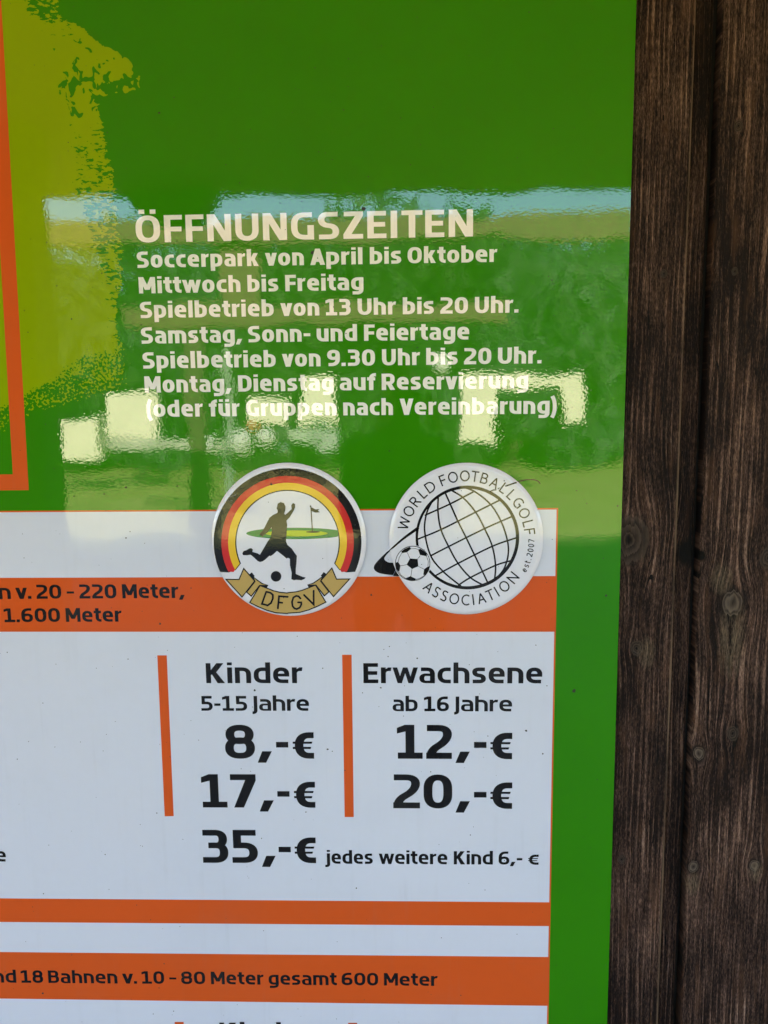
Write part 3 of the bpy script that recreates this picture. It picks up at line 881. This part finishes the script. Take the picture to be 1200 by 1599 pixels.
# ================================================================ THE BOARD WALL
def wood(name, seed, ridge, knots, base=1.0, smears=(), edges=()):
    g = NG(name)
    x, y, z = g.xyz()
    u = x
    for (kx, kz, s_, *_r) in knots:
        du = g.ma('SUBTRACT', x, kx)
        dv = g.ma('SUBTRACT', z, kz)
        a1 = g.ma('DIVIDE', du, s_ * 2.1)
        a2 = g.ma('DIVIDE', dv, s_ * 3.6)
        d2 = g.ma('ADD', g.ma('MULTIPLY', a1, a1), g.ma('MULTIPLY', a2, a2))
        ex = g.ma('POWER', 2.718, g.ma('MULTIPLY', d2, -1.0))
        u = g.ma('SUBTRACT', u, g.ma('MULTIPLY', g.ma('MULTIPLY', du, ex), .8))
    wob = g.noise(g.vec(g.ma('MULTIPLY', x, .5), g.ma('MULTIPLY', z, .16), seed), 9, 2, .5)
    u = g.ma('ADD', u, g.ma('MULTIPLY', g.ma('SUBTRACT', wob, .5), .022))
    # growth rings: light thin ridges between dark soft wood
    ring_n = g.noise(g.vec(g.ma('MULTIPLY', u, 1.0), g.ma('MULTIPLY', z, .015), seed + 3.1), 120, 1, .4)
    ph = g.ma('ADD', g.ma('MULTIPLY', u, ridge), g.ma('MULTIPLY', ring_n, 1.6))
    saw = g.ma('FRACT', ph)
    rid = g.ramp(saw, [(0, 0.0), (.55, .12), (.80, .75), (.88, 1.0), (.97, .15), (1, 0.0)])
    streaks = g.noise(g.vec(u, g.ma('MULTIPLY', z, .02), seed + 7), 420, 3, .65)
    fibre = g.noise(g.vec(u, g.ma('MULTIPLY', z, .10), seed), 1300, 2, .6)
    pores = g.noise(g.vec(g.ma('ADD', x, g.ma('MULTIPLY', z, .02)), g.ma('MULTIPLY', z, .17), seed + 1), 640, 3, .7)
    coarse = g.noise(g.vec(u, g.ma('MULTIPLY', z, .06), seed + 15), 250, 3, .7)
    patch = g.noise(g.vec(g.ma('MULTIPLY', x, 1.3), g.ma('MULTIPLY', z, .42), seed + 5), 11, 4, .6)
    rs = g.noise(g.vec(x, g.ma('MULTIPLY', z, .3), seed + 11), 22, 2, .5)
    ridv = g.ma('MULTIPLY', rid, g.mr(rs, .36, .60, .12, 1.05))
    t = g.ma('ADD', g.ma('MULTIPLY', ridv, .50), g.ma('MULTIPLY', g.mr(streaks, .3, .7), .34))
    t = g.ma('ADD', t, -.01)
    t = g.ma('ADD', t, g.ma('MULTIPLY', g.ma('SUBTRACT', fibre, .5), .5))
    t = g.ma('ADD', t, g.ma('MULTIPLY', g.ma('SUBTRACT', pores, .5), 1.45))
    t = g.ma('ADD', t, g.ma('MULTIPLY', g.ma('SUBTRACT', coarse, .5), .8))
    t = g.ma('ADD', t, g.ma('MULTIPLY', g.ma('SUBTRACT', patch, .5), 1.15))
    k_ = base
    col = g.ramp(t, [(.08, (.008 * k_, .0042 * k_, .0034 * k_)), (.34, (.047 * k_, .025 * k_, .018 * k_)), (.56, (.116 * k_, .065 * k_, .047 * k_)), (.78, (.215 * k_, .126 * k_, .090 * k_)), (1, (.34 * k_, .225 * k_, .165 * k_))])
    warm = g.noise(g.vec(x, g.ma('MULTIPLY', z, .12), seed + 9), 60, 3, .6)
    col = g.mix(g.mr(warm, .55, .78, 0, .45), col, (.12 * k_, .055 * k_, .028 * k_))
    hgt = g.ma('ADD', g.ma('MULTIPLY', ridv, .0011), g.ma('MULTIPLY', streaks, .0008))
    hgt = g.ma('ADD', hgt, g.ma('MULTIPLY', pores, .00055))
    # drying cracks
    ck = g.noise(g.vec(u, g.ma('MULTIPLY', z, .02), seed + 20), 150, 1, .5)
    ckm = g.noise(g.vec(x, g.ma('MULTIPLY', z, .5), seed + 22), 12, 2, .5)
    line = g.ma('LESS_THAN', g.ma('ABSOLUTE', g.ma('SUBTRACT', ck, 0.52)), .008)
    line = g.ma('MULTIPLY', line, g.ma('GREATER_THAN', ckm, .53))
    col = g.mix(line, col, (.004, .003, .003))
    for (kx, kz, s_, kind) in knots:
        wx = g.ma('ADD', g.ma('SUBTRACT', x, kx), g.ma('MULTIPLY', g.ma('SUBTRACT', patch, .5), s_ * 1.6))
        wz = g.ma('ADD', g.ma('SUBTRACT', z, kz), g.ma('MULTIPLY', g.ma('SUBTRACT', streaks, .5), s_ * 1.2))
        r_ = g.ma('DIVIDE', g.ma('SQRT', g.ma('ADD', g.ma('MULTIPLY', wx, wx), g.ma('MULTIPLY', g.ma('MULTIPLY', wz, wz), .62))), s_)
        if kind == 'pale':
            core = g.ramp(r_, [(0, .02), (.28, .35), (.62, .9), (.80, .08), (.95, .75), (1, 0.0)])
            inside = g.mr(r_, 1.05, 1.6, 1, 0)
            kc = g.mix(core, (.010, .007, .006), (.135, .10, .075))
            col = g.mix(g.ma('MULTIPLY', inside, .85), col, kc)
        elif kind == 'hole':
            col = g.mix(g.mr(r_, .75, 1.35, 1, 0), col, (.004, .0035, .003))
        else:
            core = g.ramp(g.ma('FRACT', g.ma('MULTIPLY', r_, 2.6)), [(0, .1), (.5, .5), (.85, .85), (1, .1)])
            kc = g.mix(core, (.008, .006, .005), (.075, .052, .038))
            col = g.mix(g.mr(r_, .95, 1.35, .9, 0), col, kc)
            col = g.mix(g.mr(r_, .12, .38, .95, 0), col, (.004, .003, .003))
        hgt = g.ma('SUBTRACT', hgt, g.mr(r_, .2, .9, .0012, 0))
    for (sx_, sz_, rx_, rz_) in smears:       # resin run bleached pale below a knot
        ax = g.ma('DIVIDE', g.ma('SUBTRACT', x, sx_), rx_)
        az = g.ma('DIVIDE', g.ma('SUBTRACT', z, sz_), rz_)
        dd = g.ma('ADD', g.ma('MULTIPLY', ax, ax), g.ma('MULTIPLY', az, az))
        mm = g.ma('MULTIPLY', g.mr(dd, 0, 1.0, 1, 0), g.mr(g.ma('ADD', g.ma('MULTIPLY', streaks, .6), g.ma('MULTIPLY', pores, .4)), .42, .62))
        col = g.mix(g.ma('MULTIPLY', mm, .7), col, (.20, .145, .09))
    hgt = g.ma('SUBTRACT', hgt, g.ma('MULTIPLY', line, .002))
    # paler line painted along the arris as an edge highlight
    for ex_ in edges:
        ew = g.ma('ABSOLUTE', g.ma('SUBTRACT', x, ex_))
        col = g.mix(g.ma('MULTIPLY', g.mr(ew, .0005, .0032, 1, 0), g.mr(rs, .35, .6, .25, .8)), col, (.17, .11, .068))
    g.t.links.new(col, g.b.inputs['Base Color'])
    g.b.inputs['Roughness'].default_value = .72
    g.b.inputs['Specular IOR Level'].default_value = .12
    g.t.links.new(g.bump(hgt, 1.6, 1.0), g.b.inputs['Normal'])
    return g.m

wall = tag(empty('board_wall', (0, 0, 0)), 'dark brown weathered timber board wall carrying the glossy sign', 'wall')
WY = .0065                         # board face behind the sign sheet
def kn(px, py, s_, kind='dark'):
    q = S(px, py, WY)
    return (q[0], q[1], s_, kind)
xf = S(1087, 100, WY)[0]           # right edge of the first board's face
xg = (S(1124, 100, WY)[0] + S(1069, 1400, WY)[0]) / 2      # open joint
def board(x0, xface, x1, mat, y=WY, wav=0.0, seed=0):
    """one rebated board: face from x0 to xface, lower tongue to x1"""
    prof = [(x0, y + .034), (x0, y + .004), (x0 + .0015, y + .001), (x0 + .004, y), (xface - .004, y), (xface - .001, y + .0012), (xface, y + .004), (xface + .0006, y + .0125), (x1 - .002, y + .013), (x1, y + .015), (x1, y + .034)]
    zs = [0.02 + i * .06 for i in range(54)]
    rnd = random.Random(seed)
    vs, fs = [], []
    off = [0.0] * len(zs)
    for i in range(1, len(zs)): off[i] = off[i-1] * .9 + rnd.uniform(-1, 1) * wav
    for i, z_ in enumerate(zs):
        for j, (x_, y_) in enumerate(prof):
            vs.append((x_ + (off[i] if 4 <= j <= 9 else off[i] * .4), y_, z_))
    n = len(prof)
    for i in range(len(zs) - 1):
        for j in range(n - 1):
            fs.append([i * n + j, i * n + j + 1, (i + 1) * n + j + 1, (i + 1) * n + j])
    fs.append(list(range(n))[::-1])
    fs.append([(len(zs) - 1) * n + j for j in range(n)])
    o = mesh_obj('board', vs, fs, mat, wall)
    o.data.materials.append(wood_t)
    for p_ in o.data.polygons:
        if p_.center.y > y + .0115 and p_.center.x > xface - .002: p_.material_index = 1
    return o
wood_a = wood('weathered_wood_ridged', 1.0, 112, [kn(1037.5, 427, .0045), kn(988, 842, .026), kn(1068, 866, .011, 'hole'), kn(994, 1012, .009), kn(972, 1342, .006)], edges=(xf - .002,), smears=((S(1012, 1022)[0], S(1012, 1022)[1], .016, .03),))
wood_b = wood('weathered_wood_knotty', 4.7, 88, [kn(1154, 196, .006), kn(1147, 423, .0045), kn(1144, 943, .017, 'pale'), kn(1145, 1146, .009), kn(1093, 1177, .009, 'pale'), kn(1085, 1354, .0085, 'pale'), kn(1180, 1352, .008, 'pale'), kn(1201, 872, .012), kn(1096, 868, .007, 'hole')], 1.02, edges=(), smears=((S(1147, 1000)[0], S(1147, 1000)[1], .026, .075), (S(1130, 905)[0], S(1130, 905)[1], .02, .03), (S(1085, 1385)[0], S(1085, 1385)[1], .014, .025), (S(1184, 1365)[0], S(1184, 1365)[1], .014, .02)))
wood_t = wood('shade_darkened_tongue', 2.2, 130, [kn(1079, 866, .016, 'hole')], .72)  # tongue colour darkened to stand in for shade in the rebate
wood_c = wood('weathered_wood_plain', 9.3, 100, [], 1.0)
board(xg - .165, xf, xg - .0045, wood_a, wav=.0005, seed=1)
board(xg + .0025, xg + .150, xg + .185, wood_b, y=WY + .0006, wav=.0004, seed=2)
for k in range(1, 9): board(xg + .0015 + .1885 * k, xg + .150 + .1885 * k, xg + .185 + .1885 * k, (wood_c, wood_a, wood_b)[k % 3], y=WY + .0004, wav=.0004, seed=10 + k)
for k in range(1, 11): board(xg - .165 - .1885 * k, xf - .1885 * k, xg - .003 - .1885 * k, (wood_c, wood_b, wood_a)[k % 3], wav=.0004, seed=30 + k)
bm = bmesh.new()
bx(bm, (0, WY + .05, 1.75), (5.0, .05, 3.5))
bm_obj('backing', bm, simple('black_felt', (.006, .006, .006), .9), wall)

# ================================================================ WHAT THE GLOSSY FACE MIRRORS: the place in front of the sign
g = NG('ground_grass_gravel')
x, y, z = g.xyz()
gn = g.noise(g.vec(x, y, z), 1.2, 5, .6)
gf = g.noise(g.vec(x, y, z), 40, 3, .6)
g.t.links.new(g.mix(g.mr(g.ma('ADD', gn, g.ma('MULTIPLY', g.ma('SUBTRACT', gf, .5), .4)), .35, .65), (.27, .26, .055), (.46, .41, .14)), g.b.inputs['Base Color'])
g.b.inputs['Roughness'].default_value = .9
tag(mesh_obj('ground', [(-200, -300, 0), (200, -300, 0), (200, 100, 0), (-200, 100, 0)], [[0, 1, 2, 3]], g.m), kind='structure')

tag(mesh_obj('bounce_cut_floor', [(-11, -7.7, .004), (11, -7.7, .004), (11, 0.03, .004), (-11, 0.03, .004)], [[0, 1, 2, 3]], simple('dark_bounce_cut', (.045, .042, .04), .85, 3, .3)), kind='structure')  # added dark sheet over the shadow zone, cuts bounce onto the lower sign
TIMBER = simple('stained_timber', (.10, .055, .03), .75, 14, .35)
TIMBER_L = simple('honey_timber', (.15, .088, .034), .7, 14, .3)
WHITEWALL = simple('cream_render', (.84, .77, .54), .8, 3, .06)
GREY = simple('grey_surface', (.30, .32, .32), .7, 5, .3)
# pavilion roof over the sign: its dark underside fills the upper part of the mirror image
RL = 3.2
zr = MIR(600, 306, RL)[2]
roof = tag(empty('canopy_roof', (0, -RL / 2, zr)), 'dark timber canopy roof over the sign', 'roof')
roof.location = (0, 0, 0)
bm = bmesh.new()
bx(bm, (0, -RL / 2 + .6, zr + .09), (14, RL + 1.2, .16))
bm_obj('roof_deck', bm, simple('soffit_timber', (.58, .28, .085), .75, 14, .3), roof)
bm = bmesh.new()
p0, p1 = MIR(212, 300, RL), MIR(334, 300, RL)
q0, q1 = MIR(238, 352, RL), MIR(318, 352, RL)
vsb = []
for yy in (-RL, -RL + .14):
    vsb += [(p0[0] - .1, yy, p0[2] + .06), (p1[0] + .1, yy, p1[2] + .06), (q1[0], yy, q1[2]), (q0[0], yy, q0[2])]
mesh_obj('bracket', vsb, [[0, 1, 2, 3], [7, 6, 5, 4], [0, 4, 5, 1], [1, 5, 6, 2], [2, 6, 7, 3], [3, 7, 4, 0]], TIMBER, roof)
def beam(name, pa, pb, L, mat, depth=.16, parent=None):
    """level timber seen in the mirror between photo points pa (upper left) and pb (lower right)"""
    a, b = MIR(pa[0], pa[1], L), MIR(pb[0], pb[1], L)
    bm = bmesh.new()
    bx(bm, ((a[0] + b[0]) / 2, -L - depth / 2, (a[2] + b[2]) / 2), (abs(b[0] - a[0]), depth, abs(a[2] - b[2])), bev=.012)
    return bm_obj(name, bm, mat, parent)
per = tag(empty('timber_pergola', (0, -6.2, 0)), 'honey brown timber pergola standing across the yard', 'pergola')
per.location = (0, 0, 0)
beam('beam', (62, 349), (985, 369), 6.2, TIMBER_L, parent=per)
beam('beam', (192, 478), (800, 503), 6.2, TIMBER_L, parent=per)
bm = bmesh.new()
a, b = MIR(346, 370, 6.3), MIR(404, 476, 6.3)
bx(bm, ((a[0] + b[0]) / 2, -6.38, (a[2] + b[2]) / 2), (abs(b[0] - a[0]), .16, a[2] - b[2]), bev=.01)
bm_obj('post', bm, TIMBER_L, per)
bm = bmesh.new()
a = MIR(300, 500, 6.25)
bx(bm, (a[0], -6.35, a[2] / 2), (.16, .16, a[2]), bev=.01)
bm_obj('post', bm, TIMBER, per)
# dark posts left and right of the sign
for (xx, LL, txt) in ((-2.05, 2.0, 'dark timber canopy post left of the sign'),):
    a = MIR(45, 330, LL)
    bm = bmesh.new()
    bx(bm, (a[0] - .13, -LL - .1, zr / 2), (.26, .2, zr), bev=.012)
    tag(bm_obj('canopy_post', bm, TIMBER), txt, 'post')

# stand-in boxes and balls for unidentified bright patches in the mirror image
def slab(pa, pb, L, depth, label, cat, name, mat=WHITEWALL, foot=False):
    a, b = MIR(pa[0], pa[1], L), MIR(pb[0], pb[1], L)
    z0 = 0 if foot else b[2]
    bm = bmesh.new()
    bx(bm, ((a[0] + b[0]) / 2, -L - depth / 2, (a[2] + z0) / 2), (abs(b[0] - a[0]), depth, a[2] - z0), bev=.02)
    return tag(bm_obj(name, bm, mat), label, cat)
LW = 13.0
slab((68, 651), (153, 716), LW, .25, 'cream sunlit board leaning low at the far left of the yard', 'board', 'patch_box', foot=False)
slab((162, 618), (246, 682), LW + 1, .25, 'cream sunlit board standing higher beside the first', 'board', 'patch_box')
slab((384, 620), (447, 661), LW, .25, 'cream sunlit board with a low foot', 'board', 'patch_box')
slab((467, 590), (527, 660), LW + 1.5, .25, 'tall cream sunlit board near the centre', 'board', 'patch_box')
arch_ = tag(empty('patch_frame', (0, 0, 0)), 'cream sunlit gateway frame standing at the right of the yard', 'gate')  # stand-in frame for an n-shaped bright patch of unknown origin
for pa, pb in (((722, 586), (778, 692)), ((778, 586), (912, 603)), ((874, 603), (915, 662))):
    a, b = MIR(pa[0], pa[1], LW), MIR(pb[0], pb[1], LW)
    bm = bmesh.new()
    bx(bm, ((a[0] + b[0]) / 2, -LW - .15, (a[2] + b[2]) / 2), (abs(b[0] - a[0]) - .004, .3, a[2] - b[2]), bev=.02)
    bm_obj('frame_piece', bm, WHITEWALL, arch_)
slab((160, 684), (330, 697), LW + .4, .5, 'long low pale kerb stone across the yard', 'kerb', 'streak_slab', simple('pale_streak', (.45, .42, .33), .8, 4))  # low pale slabs stand in for unidentified light streaks
slab((500, 668), (524, 700), LW + .2, .4, 'small pale stone block near the centre', 'block', 'patch_block', simple('pale_block', (.40, .40, .34), .8, 4))
slab((424, 668), (527, 684), LW + .6, .5, 'long pale bench slab in the middle of the yard', 'bench', 'light_bar_slab', simple('pale_slab', (.42, .44, .34), .8, 4))
slab((346, 545), (364, 700), LW - .5, .12, 'tall slim pale flag pole in the yard', 'pole', 'smear_pole', simple('pale_pole', (.22, .24, .18), .7, 4), foot=True)  # pole added in place of a pale vertical smear
slab((300, 690), (352, 702), LW + 2, .4, 'short pale kerb stone behind the boulders', 'kerb', 'streak_slab', simple('pale_short_streak', (.5, .47, .36), .8, 4))
DOT_MAT = simple('terracotta', (.45, .16, .07), .8, 6)  # orange boxes stand in for small orange dots in the mirror image
slab((384, 660), (402, 674), LW - .3, .2, 'terracotta pot under the low cream board', 'pot', 'orange_dot_box', DOT_MAT)
slab((74, 655), (90, 668), LW - .3, .1, 'terracotta coloured plate hung on the cream board at the far left', 'plate', 'orange_dot_slab', DOT_MAT)
def globe_(px, py, rpx, L, label):  # pale ball standing in for an unidentified bright blob
    c = MIR(px, py, L)
    r_ = rpx / F * (D + L)
    bm = bmesh.new()
    bmesh.ops.create_icosphere(bm, subdivisions=3, radius=r_, matrix=Matrix.Translation(c) @ Matrix.Diagonal((1, 1, 1.05, 1)))
    o = bm_obj('pale_patch_ball', bm, simple('pale_ball_paint', (.6, .58, .48), .6, 5), None)
    for p_ in o.data.polygons: p_.use_smooth = True
    return tag(o, label, 'boulder')
globe_(325, 690, 17, LW - 1, 'pale round boulder left of the centre')
globe_(375, 692, 20, LW - 1, 'larger pale round boulder beside the first')
globe_(412, 685, 14, LW - 1, 'small pale round boulder behind the larger one')
globe_(437, 704, 10, LW - 2.5, 'smallest pale boulder, nearest to the canopy')
globe_(687, 570, 16, LW + 1, 'pale round lantern ball at the right of the yard')

# hedge and trees behind the yard
LEAF = []
for nm, c in (('leaf_dark', (.07, .10, .04)), ('leaf_mid', (.09, .13, .05)), ('leaf_blue', (.10, .13, .08))):
    LEAF.append(simple(nm, c, .6, 2.0, .4))
def tree(x0, y0, h, r, mat, label, seed):
    rnd = random.Random(seed)
    t = tag(empty('tree', (x0, y0, 0)), label, 'tree', 'trees across the yard')
    n = 9
    vs, fs = [], []
    for k in range(6):
        zz = h * .62 * k / 5
        rr = .22 * (1 - .13 * k)
        for i in range(n):
            vs.append((rr * math.cos(2 * math.pi * i / n) + .05 * math.sin(k * 2.1), rr * math.sin(2 * math.pi * i / n) + .05 * math.cos(k * 1.7), zz))
    for k in range(5):
        for i in range(n): fs.append([k * n + i, k * n + (i + 1) % n, (k + 1) * n + (i + 1) % n, (k + 1) * n + i])
    mesh_obj('trunk', vs, fs, TIMBER, t)
    vs, fs = [], []
    cl = [(rnd.gauss(0, r * .42), rnd.gauss(0, r * .42), h * rnd.uniform(.08, .88), rnd.uniform(.28, .5) * r) for _ in range(36)]
    for _ in range(7500):
        c = rnd.choice(cl)
        d_ = Vector((rnd.gauss(0, 1), rnd.gauss(0, 1), rnd.gauss(0, 1))).normalized() * c[3] * rnd.random() ** .4
        p_ = Vector((c[0], c[1], c[2])) + d_
        if p_.z < .05 or p_.z > h: continue
        s_ = rnd.uniform(.14, .27)
        a_ = Vector((rnd.gauss(0, 1), rnd.gauss(0, 1), rnd.gauss(0, 1))).normalized()
        b_ = a_.orthogonal().normalized()
        o = len(vs)
        vs += [tuple(p_ + a_ * s_), tuple(p_ + b_ * s_ * .5), tuple(p_ - a_ * s_), tuple(p_ - b_ * s_ * .5)]
        fs.append([o, o + 1, o + 2, o + 3])
    mesh_obj('crown', vs, fs, mat, t)
for i in range(26):
    xx = -17 + i * 1.4
    tree(xx, -19.5 - (i % 2) * 2.6, 5.55 + (i % 2) * .5 + (i * 37 % 5) * .09, 2.7, LEAF[i % 3], ('dark green dense tree in the row across the yard', 'mid green tree in the row across the yard', 'bluish green tree in the row across the yard')[i % 3], 50 + i)

# ---------------------------------------------------------------- the photographer, whose dark figure the sign mirrors
def skin_figure(name, joints, edges, mat, parent, root=0, sub=2):
    me = bpy.data.meshes.new(name)
    me.from_pydata([j[:3] for j in joints], edges, [])
    o = link(name, me, mat, parent)
    m = o.modifiers.new('skin', 'SKIN')
    for v, j in zip(me.skin_vertices[0].data, joints): v.radius = (j[3], j[4] if len(j) > 4 else j[3])
    for i, v in enumerate(me.skin_vertices[0].data): v.use_root = (i == root)
    m.use_smooth_shade = True
    s_ = o.modifiers.new('sub', 'SUBSURF')
    s_.levels = s_.render_levels = sub
    return o
SKIN = simple('skin', (.45, .26, .18), .55, 30, .1)
CLOTH = simple('dark_cloth', (.012, .013, .018), .9, 60, .3)
HAIR = simple('dark_hair', (.02, .013, .01), .6, 80, .3)
YB = -D - .42
per_ = tag(empty('person', (0, 0, 0)), 'person in dark clothes holding up a phone in both hands before the sign', 'person')
px0 = -.035
J = [(px0, YB, .98, .16, .12), (px0, YB - .01, 1.15, .15, .11), (px0, YB, 1.32, .17, .12), (px0, YB, 1.44, .12, .09), (px0, YB + .01, 1.52, .055), (px0, YB + .03, 1.60, .07, .085), (px0, YB + .035, 1.70, .078, .095), (px0, YB + .03, 1.76, .06, .07),
     (px0 - .16, YB, 1.42, .065), (px0 - .17, YB + .10, 1.16, .048), (-.09, YB + .33, 1.50, .032), (px0 + .16, YB, 1.42, .065), (px0 + .17, YB + .10, 1.16, .048), (.09, YB + .33, 1.50, .032),
     (px0 - .10, YB, .90, .09), (px0 - .11, YB + .01, .50, .062), (px0 - .12, YB - .02, .09, .045), (px0 - .13, YB + .12, .04, .04),
     (px0 + .10, YB, .90, .09), (px0 + .11, YB + .01, .50, .062), (px0 + .12, YB - .02, .09, .045), (px0 + .13, YB + .12, .04, .04)]
EJ = [(0, 1), (1, 2), (2, 3), (3, 4), (4, 5), (5, 6), (6, 7), (3, 8), (8, 9), (9, 10), (3, 11), (11, 12), (12, 13), (0, 14), (14, 15), (15, 16), (16, 17), (0, 18), (18, 19), (19, 20), (20, 21)]
body = skin_figure('body', J, EJ, CLOTH, per_)
skin_figure('head', [(px0, YB + .035, 1.53, .045), (px0, YB + .04, 1.60, .066, .082), (px0, YB + .045, 1.68, .078, .097), (px0, YB + .04, 1.755, .066, .08)], [(0, 1), (1, 2), (2, 3)], SKIN, per_)
skin_figure('hair', [(px0, YB - .03, 1.64, .06), (px0, YB + .005, 1.72, .084, .09), (px0, YB + .035, 1.775, .072, .085)], [(0, 1), (1, 2)], HAIR, per_)
for s_ in (-1, 1):
    hx = .0 + s_ * .085
    js, es = [(hx, -D - .085, 1.52, .026, .018), (hx, -D - .05, 1.56, .034, .016)], [(0, 1)]
    for f_ in range(4):
        o = len(js)
        zz = 1.545 + f_ * .021
        js += [(hx - s_ * .004, -D - .030, zz, .009), (hx - s_ * .022, -D - .014, zz + .003, .0085), (hx - s_ * .038, -D - .010, zz + .004, .0075)]
        es += [(1, o), (o, o + 1), (o + 1, o + 2)]
    o = len(js)
    js += [(hx - s_ * .006, -D - .055, 1.59, .011), (hx - s_ * .03, -D - .048, 1.61, .0095)]
    es += [(1, o), (o, o + 1)]
    skin_figure('hand', js, es, SKIN, per_, 0)
bm = bmesh.new()
bx(bm, (0, -D - .034, CZ - .035), (.072, .009, .15), bev=.003)
ph_ = tag(bm_obj('phone', bm, simple('black_phone', (.01, .01, .012), .3, 10, .1)), 'black phone held upright in front of the person', 'phone')
